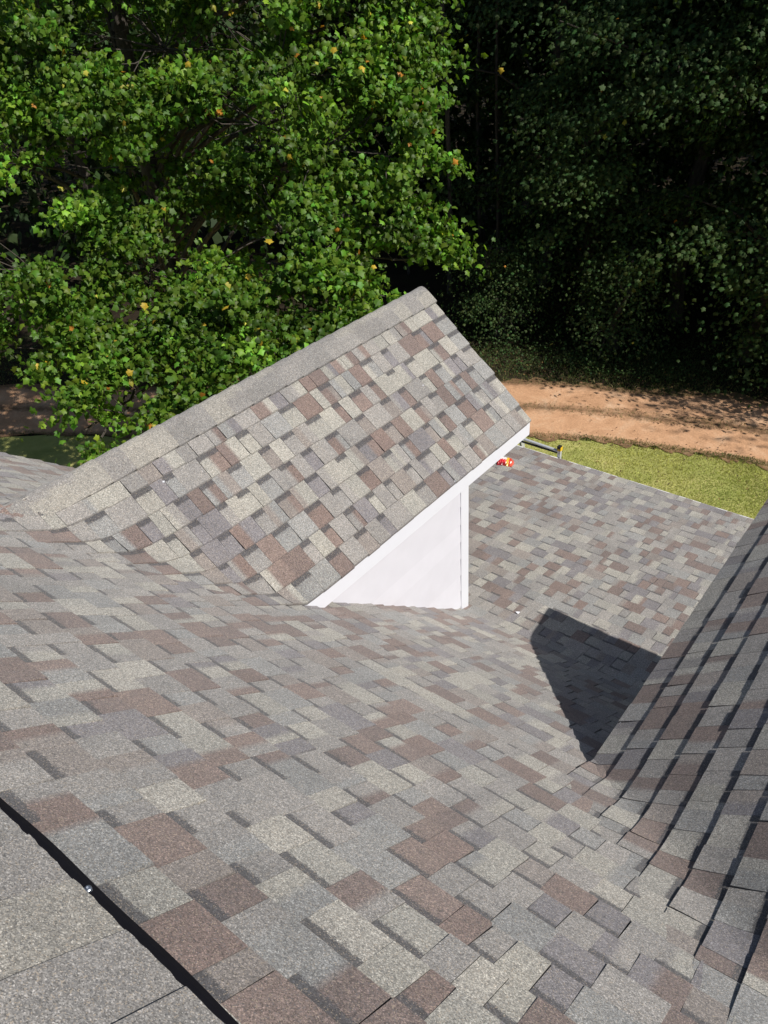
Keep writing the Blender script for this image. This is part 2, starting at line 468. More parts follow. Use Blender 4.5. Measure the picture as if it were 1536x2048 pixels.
# parts that carry the shingles: sheathing sheets and slabs
def deck_main():
    g = Mesh(); xs = np.linspace(XL+.01, XRT-.01, 100); ss = np.linspace(.02, St[-1]-.01, 90)
    for s_ in ss:
        for x in xs:
            y = y_of_s(s_); zz = zroof(x, y); g.v.append((x, y, zz-.008+H)); g.c.append((.05, .05, .05, 0))
    m = len(xs)
    for j in range(len(ss)-1):
        for i in range(m-1): g.f.append((j*m+i, (j+1)*m+i, (j+1)*m+i+1, j*m+i+1))
    return g.build('main_roof', M_DECK, house)
main_roof = deck_main()
def deck_gable(gq, name):
    g = Mesh(); c = (.3, .3, .3, 0)
    for sg in (-1, 1):
        ylow = gq.yf+.02; n_ = 10
        top = []; 
        for i in range(n_+1):
            d = gq.half*i/n_; x = gq.xr+sg*d; y0 = gq.meet(d)-.02
            for y in (y0, gq.yend-.02):
                top.append((x, y, gq.z(x)+H-.002))
        o = [(a[0], a[1], a[2]-.03) for a in top]
        F = []
        for i in range(n_):
            q = (2*i, 2*i+1, 2*i+3, 2*i+2); F.append(q if sg < 0 else q[::-1])
            q2 = tuple(k+len(top) for k in q); F.append(q2[::-1] if sg < 0 else q2)
        L = len(top)
        for i in range(n_): F.append((2*i+1, 2*i+1+L, 2*i+3+L, 2*i+3))
        F.append((2*n_, 2*n_+1, 2*n_+1+L, 2*n_+L))
        g.add(top+o, F, c)
    return g.build(name, M_DECK, house)
roof_b = deck_gable(GB, 'gable_roof')
roof_d = deck_gable(GD, 'gable_roof')
roof_b['label'] = 'small steep gable roof with white fascia left of the shadow'
roof_d['label'] = 'shaded gable roof slope at the right edge, its courses curving into the valley'
main_roof['label'] = 'broad main slope running down and flattening to the low eave'

# main slope courses, counted up from the eave
def keep_main(u0, u1, v0, v1):
    hid = True
    for u in (u0, (u0+u1)/2, u1):
        for v in (v0, v1):
            y = y_of_s(v); zm = zmain(y); inside = False
            for gq in GABLES:
                d = abs(u-gq.xr)
                if d < gq.half and y < gq.yf+.05 and gq.z(u)-zm > .05: inside = True
                if d < gq.half-.16 and gq.yf <= y < gq.ywall-.12: inside = True
            if not inside: hid = False
    return not hid
SL_MAIN = Slope(main_pt, main_fold)
v1 = St[-1]+.02; ci = 0
while v1 > .16:
    v0 = v1-EXPO
    lay_course(SL_MAIN, XL+random.uniform(-.004, .004), XRT, v0, v1, main_roof, 0, 1, keep_main)
    v1 = v0
# gable courses
for gq, owner, vis in ((GB, roof_b, 1), (GD, roof_d, -1)):
    Lg = gq.half/math.cos(PG)
    for sg in (-1, 1):
        sl = gable_slope(gq, sg); v1 = Lg+.034
        while v1 > .085:
            v0 = v1-EXPO
            dm = max(0, (v0+v1)/2*math.cos(PG))
            ext = random.uniform(.34, .42)
            ua = gq.meet(dm)-ext; ub = gq.yend+random.uniform(-.004, .006)
            lay_course(sl, ua, ub, max(v0, .03), v1, owner, .012 if v0 > .06 else .004, 1 if sg < 0 else -1)
            v1 = v0

# choose the 300 pieces that show largest; the rest of each slope is one joined part
def shown_area(V, owner):
    c = np.array(V[:4]); 
    pts = [project(p) for p in V]
    if min(p[2] for p in pts) < .1: return 0
    xs = [p[0] for p in pts]; ys = [p[1] for p in pts]
    if max(xs) < 2 or min(xs) > 1534 or max(ys) < 2 or min(ys) > 2046: return 0
    cx_, cy_ = sum(xs)/len(xs), sum(ys)/len(ys)
    if not (0 <= cx_ < 1536 and 0 <= cy_ < 2048): return 0
    if cx_*.919+1590 < cy_: return 0                       # under the ridge vent
    P = np.mean(np.array(V), axis=0)
    if owner is main_roof:
        # hidden behind a gable? march the sight line
        for t in np.linspace(.3, .97, 40):
            S = CAM+(P-CAM)*t
            for gq in GABLES:
                if abs(S[0]-gq.xr) < gq.half and S[1] < gq.yend and S[1] > gq.yf-1 and gq.z(S[0])+H > S[2] and zmain(S[1])+H < S[2]+.02: return 0
    if owner is roof_b and P[0] < GB.xr: return 0
    if owner is roof_d and P[0] > GD.xr: return 0
    nu = len(V)
    return (max(xs)-min(xs))*(max(ys)-min(ys))
area = [shown_area(p[0], p[3]) for p in PIECES]
order = sorted(range(len(PIECES)), key=lambda i: -area[i])
single = set(order[:296])
joined = {}
for i, (V, F, Cc, owner) in enumerate(PIECES):
    if i in single:
        g = Mesh(); g.add(V, F, Cc); ctr = tuple(np.mean(np.array(V), axis=0))
        g.build('shingle', M_SH, owner, origin=ctr)
    else:
        joined.setdefault(owner.name, (owner, Mesh()))[1].add(V, F, Cc)
for nm, (owner, g) in joined.items():
    tag(g.build('shingle_courses', M_SH, owner), kind='stuff')

# back slope of the main roof, behind the ridge
g = Mesh()
g.add([(XL, -.02, zmain(0)+H-.02), (XRT, -.02, zmain(0)+H-.02), (XRT, -4.6, zmain(0)+H-4.6*TA), (XL, -4.6, zmain(0)+H-4.6*TA)], [(0, 3, 2, 1)], (.22, .21, .195, 0))
g.build('back_roof', M_SH, house)

# ridge caps of the gables
def cap_colour():
    c = random.choice([(.215, .204, .192), (.198, .19, .18), (.262, .248, .22), (.225, .214, .2), (.208, .198, .187)])
    f = random.uniform(.94, 1.06); return tuple(x*f for x in c)
def gable_caps(gq, owner):
    y = gq.yend+.012; i = 0
    yend = gq.meet(0)-.12
    half = .128
    while y > yend:
        y2 = y-random.uniform(.135, .15); cA, cB = cap_colour(), cap_colour()
        V = []; Cc = []; n_ = 12
        for (yy, hh) in ((y, .0335+random.uniform(0, .001)), (y-.05, .0325), ((y+y2)/2, .031), (y2-.02, .027)):
            for k in range(n_+1):
                q = (k/n_-.5)*2; x = gq.xr+q*half
                rz = gq.zr-TG*(math.sqrt((x-gq.xr)**2+.035**2)-.008)   # rounded fold
                zm = zmain(yy); de = zm-rz
                z = max(zm, rz)+(math.sqrt(de*de+.004)-abs(de))/2
                V.append((x, yy, z+hh+H)); Cc.append((*(cA if q < random.uniform(.2, .5) else cB), 0))
        F = []
        for j in range(3):
            for k in range(n_):
                F.append((j*(n_+1)+k, j*(n_+1)+k+1, (j+1)*(n_+1)+k+1, (j+1)*(n_+1)+k)[::-1])
        b0 = len(V)
        def sk(idx, fl):
            b0 = len(V)
            for a in idx:
                x, yy, z = V[a]; V.append((x, yy, z-.011)); Cc.append((.09, .085, .08, 0))
            for k in range(len(idx)-1):
                q = (idx[k], b0+k, b0+k+1, idx[k+1]); F.append(q if fl else q[::-1])
        sk(list(range(n_+1)), True); sk([j*(n_+1) for j in range(4)], False); sk([j*(n_+1)+n_ for j in range(4)], True)
        g = Mesh(); g.add(V, F, Cc); g.build('cap_shingle', M_SH, owner, origin=tuple(np.mean(np.array(V), axis=0)))
        y = y2
gable_caps(GB, roof_b); gable_caps(GD, roof_d)

# ridge vent along the main ridge, with its cap shingles and nails
g = Mesh()
def ridge_z(y): return zmain(0)-TA*(math.sqrt(y*y+.03**2)-.01)
prof = [(-.245, -.004), (-.245, .016), (-.19, .022), (-.1, .024), (0, .026), (.1, .024), (.19, .022), (.236, .019), (.246, .014), (.247, -.006)]
xs = np.arange(XL-.01, XRT+.02, .05)
for x in xs:
    w = .0025*math.sin(x*5.1)+.0015*math.sin(x*17+1)
    for (y, h) in prof:
        g.v.append((x, y+(w if y > .2 else 0), ridge_z(y)+h+H)); g.c.append((.01, .01, .012, 0))
m = len(prof)
for i in range(len(xs)-1):
    for k in range(m-1): g.f.append((i*m+k, (i+1)*m+k, (i+1)*m+k+1, i*m+k+1))
vent = g.build('ridge_vent', M_VENT, house, smooth=False)
x = XL
while x < XRT:
    x2 = x+.143+random.uniform(-.004, .004); c1 = cap_colour(); V = []; Cc = []
    yl = .2245+random.uniform(-.001, .001); n_ = 28
    ST = [(x+(x2+.03-x)*q_/10, .0395-.0125*q_/10) for q_ in range(11)]
    for (xx, hh) in ST:
        for k in range(n_+1):
            q = (k/n_*2-1); y = q*yl
            if abs(q) > .98: y += random.uniform(-.002, .0015)
            V.append((xx, y, ridge_z(y)+hh+H)); Cc.append((*c1, 0))
    F = []
    for j in range(10):
        for k in range(n_): F.append((j*(n_+1)+k, (j+1)*(n_+1)+k, (j+1)*(n_+1)+k+1, j*(n_+1)+k+1))
    def sk(idx, fl):
        b0 = len(V)
        for a in idx:
            xx, yy, z = V[a]; V.append((xx, yy+(0 if fl == 2 else 0), z-.012)); Cc.append((.05, .045, .042, 0))
        for k in range(len(idx)-1):
            q = (idx[k], b0+k, b0+k+1, idx[k+1]); F.append(q[::-1] if fl else q)
    sk([k for k in range(n_+1)], True); sk([j*(n_+1)+n_ for j in range(11)], True)
    gq_ = Mesh(); gq_.add(V, F, Cc); gq_.build('cap_shingle', M_SH, vent, origin=tuple(np.mean(np.array(V), axis=0)))
    x = x2
def nail(x, y):
    g = Mesh(); z = ridge_z(y)+.021+H; g.tube([(x, y, z-.004), (x, y, z+.003), (x, y, z+.0045)], [.007, .007, .005], 10, (.5, .5, .5, 0))
    g.tube([(x, y, z+.0045), (x+.002, y, z+.009)], [.003, .002], 8, (.5, .5, .5, 0))
    g.build('nail', M_NAIL, vent, origin=(x, y, z))
nail(-.925, .231); nail(-.42, .231); nail(-1.6, .228)

# white fascia, siding, corner boards, gable walls
def fascia(gq, sg, owner):
    xe = gq.xr+sg*gq.half; g = Mesh(); z1 = gq.ze+H+.006; z0 = z1-.125
    xa, xb = sorted((xe+sg*.003, xe+sg*.019))
    g.box(xa, xb, gq.yf+.01, gq.yend-.015, z0, z1)
    o = g.build('fascia', M_WHITE, owner, origin=(xe, gq.yend, z1))
    # sloping rake board under the front edge
    g = Mesh(); y0, y1 = gq.yend-.045, gq.yend-.018; x0, x1 = gq.xr, xe-sg*.03
    zt0, zt1 = gq.z(x0)+H-.036, gq.z(x1)+H-.036
    v = [(x0, y0, zt0-.14), (x1, y0, zt1-.14), (x1, y1, zt1-.14), (x0, y1, zt0-.14), (x0, y0, zt0), (x1, y0, zt1), (x1, y1, zt1), (x0, y1, zt0)]
    F = [(0,3,2,1),(4,5,6,7),(0,1,5,4),(1,2,6,5),(2,3,7,6),(3,0,4,7)]
    g.add(v, F if sg > 0 else [f[::-1] for f in F], (.8, .8, .8, 0)); g.build('rake_board', M_WHITE, owner, origin=v[0])
    # soffit between the wall and the front edge
for gq, owner in ((GB, roof_b), (GD, roof_d)):
    for sg in (-1, 1): fascia(gq, sg, owner)
def gable_walls(gq, label):
    wall = empty('gable_wall', (gq.xr, gq.ywall, 0)); wall.parent = house; wall['label'] = label
    def put(o): return child(o, wall)
    for sg in (-1, 1):
        xw = gq.xr+sg*(gq.half-.095)
        top = gq.ze+H-.05; bot = zmain(gq.ywall)+H-.06; k = 0; z = bot-.02
        while z < top:
            z1 = min(z+.1515, top+.01)
            x_out0, x_out1 = xw+sg*.011, xw+sg*.005
            # where the board runs into the slope: notched lower end a little above the shingles
            y0 = gq.yf-.1; y1 = gq.ywall-.0965
            g = Mesh()
            v = [(xw-sg*.02, y0, z), (x_out0, y0, z), (x_out0, y1, z), (xw-sg*.02, y1, z), (xw-sg*.02, y0, z1), (x_out1, y0, z1), (x_out1, y1, z1), (xw-sg*.02, y1, z1)]
            F = [(0,3,2,1),(4,5,6,7),(0,1,5,4),(1,2,6,5),(2,3,7,6),(3,0,4,7)]
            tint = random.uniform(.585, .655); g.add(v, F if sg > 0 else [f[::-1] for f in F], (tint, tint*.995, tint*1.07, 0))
            put(g.build('siding_board', M_SIDING, origin=(xw, y1, z))); z += .155
        g = Mesh(); xa, xb = sorted((xw-sg*.02, xw+sg*.0135)); g.box(xa, xb, gq.ywall-.096, gq.ywall, bot+.015, top+.04)
        put(g.build('corner_board', M_WHITE, origin=(xw, gq.ywall, bot)))
    # front face
    xw = gq.half-.1; y = gq.ywall-.03; bot = zmain(gq.ywall)+H-.1; g = Mesh()
    z = bot
    while z < gq.zr+H-.12:
        z1 = z+.155; w0 = min(xw, (gq.zr+H-.06-z)/TG); w1 = min(xw, max(.01, (gq.zr+H-.06-z1)/TG))
        v = [(gq.xr-w0, y+.014, z), (gq.xr+w0, y+.014, z), (gq.xr+w1, y+.003, z1), (gq.xr-w1, y+.003, z1)]
        v += [(a[0], y-.02, a[2]) for a in v]
        g2 = Mesh(); g2.add(v, [(0, 3, 2, 1), (4, 5, 6, 7), (0, 1, 5, 4), (1, 2, 6, 5), (2, 3, 7, 6), (3, 0, 4, 7)], (.8, .8, .8, 0))
        put(g2.build('siding_board', M_WHITE, origin=(gq.xr, y, z))); z = z1
    return wall
gable_walls(GB, 'white clapboard side wall under the small gable'); gable_walls(GD, 'white clapboard wall under the right gable')

# low eave: white metal edge in lengths, fascia behind it, house walls
x = XL
ze = zmain(YEAVE)+H
while x < XRT:
    x2 = min(x+2.44, XRT); g = Mesh(); dz = random.uniform(-.002, .002)
    g.box(x+.003, x2-.003, YEAVE+.004, YEAVE+.052, ze-.022+dz, ze-.010+dz); g.box(x+.003, x2-.003, YEAVE+.04, YEAVE+.046, ze-.07+dz, ze-.0225+dz)
    g.build('drip_edge', M_DRIP, main_roof, origin=(x, YEAVE, ze)); x = x2
g = Mesh(); g.box(XL, XRT, YEAVE-.03, YEAVE+.012, ze-.22, ze-.03); g.build('fascia', M_WHITE, main_roof, origin=(XL, YEAVE, ze))
g = Mesh(); t = .02   # left rake trim, follows the slope
L = [(y_of_s(s), zmain(y_of_s(s))+H) for s in np.linspace(.05, St[-1], 40)]
for (y, z) in L:
    for (xx, zz) in ((XL-.002, z-.012), (XL-.024, z-.012), (XL-.024, z-.16), (XL-.002, z-.16)):
        g.v.append((xx, y, zz)); g.c.append((.8, .8, .8, 0))
for i in range(len(L)-1):
    for k in range(4): g.f.append((i*4+k, i*4+(k+1) % 4, (i+1)*4+(k+1) % 4, (i+1)*4+k))
g.build('rake_board', M_WHITE, main_roof)
def wall_panel(x0, x1, y0, y1, z1):
    g = Mesh(); g.box(x0, x1, y0, y1, -.05, z1); g.build('wall', M_WHITE, house, origin=(x0, y0, 0))
wall_panel(XL+.35, XRT-.3, YEAVE-.62, YEAVE-.5, ze-.25); wall_panel(XL+.35, XL+.45, -4.2, YEAVE-.64, ze-.1)
wall_panel(XRT-.4, XRT-.3, -4.2, YEAVE-.64, ze-.1)

# ------------------------------------------------------------------ leaves and trees
def leaf_shape(n_lobes=5):
    """lobed leaf, stalk at the origin, tip along +y, about 1 long and 1 wide"""
    out = [(0, .03), (.2, .0), (.38, .09), (.33, .25), (.57, .43), (.40, .51), (.34, .65), (.18, .68), (0, 1.0)]
    pts = out+[(-x, y) for (x, y) in reversed(out[1:-1])]
    ctr = (0, .36)
    V = [(ctr[0], ctr[1], 0.05)]+[(x, y, -.10*abs(x)-.10*y*y) for x, y in pts]
    n_ = len(pts); F = [(0, 1+i, 1+(i+1) % n_) for i in range(n_)]
    return np.array(V), F
LV, LF = leaf_shape()
SV = np.array([(0, 0, 0), (.42, .3, -.06), (.22, .55, -.05), (0, 1, -.12), (-.22, .55, -.05), (-.42, .3, -.06)]); SF = [(0, 1, 2), (0, 2, 3), (0, 3, 4), (0, 4, 5)]
WV = np.array([(0, .35, .05), (0, .02, 0), (.36, .06, -.05), (.31, .27, -.04), (.56, .45, -.09), (.30, .62, -.07), (0, 1, -.12), (-.30, .62, -.07), (-.56, .45, -.09), (-.31, .27, -.04), (-.36, .06, -.05)])
WF = np.array([(0, 1+i_, 1+(i_+1) % 10) for i_ in range(10)])
LFa = np.array(LF); SFa = np.array(SF)
def frames(nrm, tip):
    z = nrm/np.linalg.norm(nrm, axis=1, keepdims=True)
    y = tip-z*np.sum(tip*z, axis=1, keepdims=True); y /= np.linalg.norm(y, axis=1, keepdims=True)+1e-9
    x = np.cross(y, z); return x, y, z
def leaf_mesh(name, P, nrm, tip, size, cols, mat, parent=None, simple=False, origin=None):
    TV, TF = (WV, WF) if simple == 2 else (SV, SFa) if simple else (LV, LFa)
    x, y, z = frames(nrm, tip); N = len(P); k = len(TV)
    curl = rng.uniform(.3, 3.6, N)[:, None, None]; wid = rng.uniform(.75, 1.1, N)[:, None, None]
    V = P[:, None, :]+size[:, None, None]*(wid*TV[None, :, 0:1]*x[:, None, :]+TV[None, :, 1:2]*y[:, None, :]+curl*TV[None, :, 2:3]*z[:, None, :])
    if origin is not None: V = V-np.array(origin)
    F = (TF[None]+np.arange(N)[:, None, None]*k).reshape(-1, 3)
    me = bpy.data.meshes.new(name)
    me.vertices.add(N*k); me.vertices.foreach_set('co', V.astype(np.float32).ravel())
    nf = len(F); me.loops.add(nf*3); me.polygons.add(nf)
    me.loops.foreach_set('vertex_index', F.astype(np.int32).ravel())
    me.polygons.foreach_set('loop_start', np.arange(0, nf*3, 3, dtype=np.int32))
    me.polygons.foreach_set('loop_total', np.full(nf, 3, dtype=np.int32))
    me.update(calc_edges=True)
    at = me.color_attributes.new('Col', 'FLOAT_COLOR', 'POINT')
    C4 = np.ones((N, k, 4), dtype=np.float32); C4[:, :, :3] = cols[:, None, :]; at.data.foreach_set('color', C4.ravel())
    me.materials.append(mat)
    o = bpy.data.objects.new(name, me); COL.objects.link(o)
    if origin is not None: o.location = origin
    if parent is not None: o.parent = parent
    return o
def unit(v): return v/(np.linalg.norm(v, axis=-1, keepdims=True)+1e-9)
CLUMP_N = []
def clump_leaves(centres, outdir, per, rad, flat, size, jitter=.6):
    """leaves spread through flattened sprays round each centre"""
    P = []; Nn = []; Tt = []; S = []; CLUMP_N.clear()
    for c, o_, r in zip(centres, outdir, rad):
        k = int(per*random.uniform(.7, 1.3))
        d = rng.normal(size=(k, 3))*.5
        # spray: long along the outward direction, thin across the vertical
        lat = np.cross(o_, (0, 0, 1.0)); lat = lat/(np.linalg.norm(lat)+1e-6); upv = np.cross(lat, o_)
        q = c+r*(d[:, 0:1]*o_*1.15+d[:, 1:2]*lat*1.0+d[:, 2:3]*upv*flat)
        q[:, 2] -= .25*r*np.clip(d[:, 0], 0, 2)**2
        P.append(q)
        nn = np.array([0, 0, .6])+o_*.5+rng.normal(size=(k, 3))*jitter*.85
        tt = o_*.6+np.array([0, 0, -.55])+rng.normal(size=(k, 3))*.7
        CLUMP_N.append(k); Nn.append(nn); Tt.append(tt); S.append(size*rng.uniform(.7, 1.25, k))
    return np.concatenate(P), unit(np.concatenate(Nn)), np.concatenate(Tt), np.concatenate(S)
def leaf_cols(N, base, var=.25, yellow=.0):
    base = np.array(base); c = base[None, :]*np.exp(rng.normal(size=(N, 1))*var)
    c *= 1+rng.normal(size=(N, 3))*.07
    warm = rng.random(N)[:, None]; c[:, 0:1] *= .85+.5*warm
    if yellow > 0:
        k = rng.random(N) < yellow; m = k.sum()
        c[k] = np.array([(.42, .30, .03), (.45, .20, .03), (.35, .33, .05)])[rng.integers(0, 3, m)]
    return np.clip(c, .004, .8)
def limb(g, a, b, r0, r1, bend=.2, n_=5, seg=6):
    a, b = np.array(a, float), np.array(b, float); L = np.linalg.norm(b-a); off = rng.normal(size=3)*bend*L*.25
    pts = [a+(b-a)*t+off*math.sin(math.pi*t)+np.array([0, 0, .12*L*math.sin(math.pi*t)]) for t in np.linspace(0, 1, n_)]
    g.tube([tuple(p) for p in pts], list(np.linspace(r0, r1, n_)), seg, (.08, .07, .06, 0))
    return pts

# ---- the big sunlit maple behind the gable
MB = np.array([-11.6, 8.35, 0.0])
maple = empty('maple_tree', tuple(MB))
tag(maple, 'large sunlit maple with yellowing leaves beyond the small gable', 'tree')
def lobe_points(c, r, k, inner=.72):
    d = unit(rng.normal(size=(k, 3))); rr = r*(inner+(1-inner)*rng.random((k, 1))**.55)
    return c+d*rr*np.array([1, 1, .8]), d
def px(x, y, dist):
    """point at a distance along a sight line (used once, to place the boughs in the world)"""
    r = CF+CR*(x-768)/FPX+CD*(y-1024)/FPX
    return CAM+r/np.linalg.norm(r)*dist
def bx(x, y, d): return px(x-34 if x > 600 else x, y, d)
LOBES = [  # bough centre, radius
 (bx(120, 120, 14.5), 1.9), (bx(330, 100, 13.2), 1.7), (bx(560, 130, 12.6), 1.5), (bx(740, 110, 12.8), 1.15),
 (bx(60, 330, 13.2), 1.7), (bx(270, 330, 12.6), 1.45), (bx(520, 250, 12.2), 1.2), (bx(680, 300, 11.8), 1.35), (bx(820, 330, 11.6), .95),
 (bx(90, 560, 12.4), 1.5), (bx(300, 540, 12.8), 1.3), (bx(560, 460, 11.8), 1.25), (bx(720, 470, 11.4), 1.1), (bx(850, 520, 11.5), .65),
 (bx(120, 700, 12.0), .95), (bx(300, 690, 11.8), .9), (bx(480, 640, 11.4), 1.0), (bx(640, 620, 11.0), .8), (bx(760, 580, 11.0), .75),
 (bx(250, 830, 11.2), .75), (bx(430, 770, 10.9), .65), (bx(800, 200, 12.2), .9), (bx(760, 30, 12.8), 1.0), (bx(830, 60, 12.6), .6),
 (bx(880, 330, 11.6), .5), (bx(905, 520, 11.5), .28), (bx(850, 215, 12.0), .55), (bx(20, 640, 12.6), .9), (bx(170, 860, 11.2), .45),
 (bx(390, 340, 13.0), 1.0), (bx(340, 430, 13.0), 1.0), (bx(440, 440, 12.8), .8), (bx(570, 650, 11.0), .75), (bx(650, 610, 11.0), .75), (bx(500, 690, 11.0), .7), (bx(540, 700, 10.6), .55), (bx(610, 660, 10.7), .6), (bx(450, 730, 10.8), .6), (bx(370, 720, 11.2), .6), (bx(350, 640, 11.6), .8), (bx(700, 600, 10.8), .6), (bx(230, 770, 11.2), .6), (bx(320, 870, 10.6), .4), (bx(200, 880, 11.0), .4),
 (bx(-150, 300, 14.0), 2.0), (bx(150, -200, 14.5), 2.2), (bx(480, -180, 14), 2.2), (bx(720, -120, 13.5), 1.4),
 (MB+np.array([-1.5, 2.5, 7.0]), 2.6), (MB+np.array([-2, 0, 7.0]), 2.2), (MB+np.array([.5, .5, 10.0]), 3.0), (MB+np.array([1.5, 2.5, 7.5]), 2.4), (MB+np.array([-1, 3.2, 4.2]), 2.2)]
g = Mesh()
tr = [MB+np.array(p) for p in ((0, 0, -.1), (.05, 0, .8), (-.05, .1, 2.5), (.1, 0, 4.5), (0, .1, 7), (.1, .2, 10.5))]
g.tube([tuple(p) for p in tr], [.27, .2, .18, .15, .11, .04], 10, (.08, .07, .06, 0))
trunk = child(g.build('trunk', M_BARK), maple)
cen = []; od = []; rad = []
gb = Mesh()
for c, r in LOBES:
    k = max(9 if r > .5 else 4, int(15*r**1.7)); 
    pts, d = lobe_points(c, r, int(k*1.1))
    up = d@unit(np.array([.5, -.3, .8])) > rng.uniform(-.25, .35, len(d))       # boughs carry their leaves on the outer, upper side
    pts, d = pts[up], d[up]
    base = MB+np.array([0, 0, min(8.5, max(1.8, c[2]*.75-.3))])
    lp = limb(gb, base, c, .035+.012*r, .015, .25)
    for p, dd in zip(pts, d):
        gb.tube([tuple(c+(p-c)*.0+rng.normal(size=3)*.02), tuple((c+p)/2+rng.normal(size=3)*.08), tuple(p)], [.012, .008, .003], 4, (.08, .07, .06, 0), cap=False)
        cen.append(p); od.append(unit(dd*.8+unit(p-MB-np.array([0, 0, 6]))*.7+np.array([0, 0, -.1]))); rad.append(random.uniform(.22, .42))
limbs = child(gb.build('limbs', M_BARK), maple)
P, Nn, Tt, S = clump_leaves(cen, od, 145, rad, .55, .089, 1.0)
Nn = unit(Nn+np.array([.15, -.1, .05]))
cols = leaf_cols(len(P), (.064, .136, .013), .30, .009)
fac = np.repeat(np.exp(rng.normal(size=(len(CLUMP_N), 1))*np.array([[.30]])), CLUMP_N, axis=0)
cols = np.clip(cols*fac, .004, .6)
ok = np.array([not (p[2] < .6) for p in P]); P, Nn, Tt, S, cols = P[ok], Nn[ok], Tt[ok], S[ok], cols[ok]
# the 300 nearest leaves in view become leaves of their own
pr = np.array([project(p) for p in P]); dist = np.linalg.norm(P-CAM, axis=1)
cap_y = np.where(pr[:, 0] < 840, 938-(pr[:, 0]-155)*.523, 2000)
vis = (pr[:, 0] > 5) & (pr[:, 0] < 1530) & (pr[:, 1] > 5) & (pr[:, 1] < cap_y-8)
cell = {}
for i in np.where(vis)[0]:
    key = (int(pr[i, 0]//42), int(pr[i, 1]//42))
    if key not in cell or dist[i] < dist[cell[key]]: cell[key] = i
sel = sorted(cell.values(), key=lambda i: dist[i])[:296]
mask = np.ones(len(P), bool); mask[sel] = False
crown = leaf_mesh('crown', P[mask], Nn[mask], Tt[mask], S[mask], cols[mask], M_LEAF, None, simple=2, origin=MB)
child(crown, maple); crown.location = MB
tag(crown, kind='stuff')
leaf_data = []
for c in [(.058, .128, .012), (.04, .09, .010), (.075, .155, .014), (.09, .15, .016), (.42, .30, .03)]:
    me = bpy.data.meshes.new('leaf'); me.from_pydata(LV.tolist(), [], LF)
    at = me.color_attributes.new('Col', 'FLOAT_COLOR', 'POINT'); at.data.foreach_set('color', np.tile(np.array((*c, 1), dtype=np.float32), len(LV)))
    me.materials.append(M_LEAF); leaf_data.append(me)
xa, ya, za = frames(Nn[sel], Tt[sel])
for q, i in enumerate(sel):
    o = bpy.data.objects.new('leaf', leaf_data[random.choices(range(5), [30, 24, 24, 20, 2])[0]])
    COL.objects.link(o); s = float(S[i])
    mw = Matrix(((xa[q][0]*s, ya[q][0]*s, za[q][0]*s, P[i][0]-MB[0]), (xa[q][1]*s, ya[q][1]*s, za[q][1]*s, P[i][1]-MB[1]), (xa[q][2]*s, ya[q][2]*s, za[q][2]*s, P[i][2]-MB[2]), (0, 0, 0, 1)))
    o.parent = crown; o.matrix_local = mw

# ---- woods beyond the road
def wood_tree_parts(seed, height, crown_lo, radius, nclump, per, size, base):
    global rng
    keep = rng; rng = np.random.default_rng(seed); random.seed(seed)
    gt = Mesh()
    tp = [np.array((rng.normal()*.12*i, rng.normal()*.12*i, height*.92*i/6)) for i in range(7)]
    gt.tube([tuple(p) for p in tp], list(np.linspace(.2, .04, 7)), 8, (.08, .07, .06, 0))
    cen, od, rad = [], [], []
    for k in range(nclump):
        t = rng.random()**.8; h = crown_lo+(height-crown_lo)*t
        prof = math.sin(math.pi*min(1, .18+.82*t)**.8)**.6
        a = rng.random()*2*math.pi; rr = radius*prof*(.25+.75*math.sqrt(rng.random()))*(1+.25*math.sin(3*a+seed))
        p = np.array((math.cos(a)*rr, math.sin(a)*rr, h-.12*rr))
        cen.append(p); od.append(unit(np.array((math.cos(a), math.sin(a), -.15)))); rad.append(random.uniform(.6, 1.15))
        if k % 4 == 0:
            j = min(6, max(1, int(h/height*6))); gt.tube([tuple(tp[j]), tuple((tp[j]+p)/2+np.array((0, 0, .3))), tuple(p)], [.05, .03, .01], 5, (.08, .07, .06, 0), cap=False)
    P, Nn, Tt, S = clump_leaves(cen, od, per, rad, .32, size, .42)
    cols = leaf_cols(len(P), base, .12, .001)
    rng = keep; random.seed(seed+1)
    return gt, (P, Nn, Tt, S, cols)
PROTO = []
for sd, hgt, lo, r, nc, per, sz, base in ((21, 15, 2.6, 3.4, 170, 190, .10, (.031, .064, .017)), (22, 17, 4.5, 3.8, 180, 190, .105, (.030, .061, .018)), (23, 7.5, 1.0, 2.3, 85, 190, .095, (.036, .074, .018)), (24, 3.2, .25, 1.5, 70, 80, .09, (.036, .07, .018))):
    gt, lf = wood_tree_parts(sd, hgt, lo, r, nc, per, sz, base); PROTO.append([gt, lf, None, None])
def wood_tree(kind, name, loc, rot, sc, label, group, cat='tree'):
    gt, lf, mt, ml = PROTO[kind]
    root = empty(name, loc); root.rotation_euler = (0, 0, rot); root.scale = (sc, sc, sc)
    if mt is None:
        t = gt.build('trunk', M_BARK); c = leaf_mesh('crown', *lf, M_LEAFW, simple=2); PROTO[kind][2] = t.data; PROTO[kind][3] = c.data
    else:
        t = bpy.data.objects.new('trunk', mt); c = bpy.data.objects.new('crown', ml); COL.objects.link(t); COL.objects.link(c)
    t.parent = root; c.parent = root
    tag(root, label, cat, group); return root
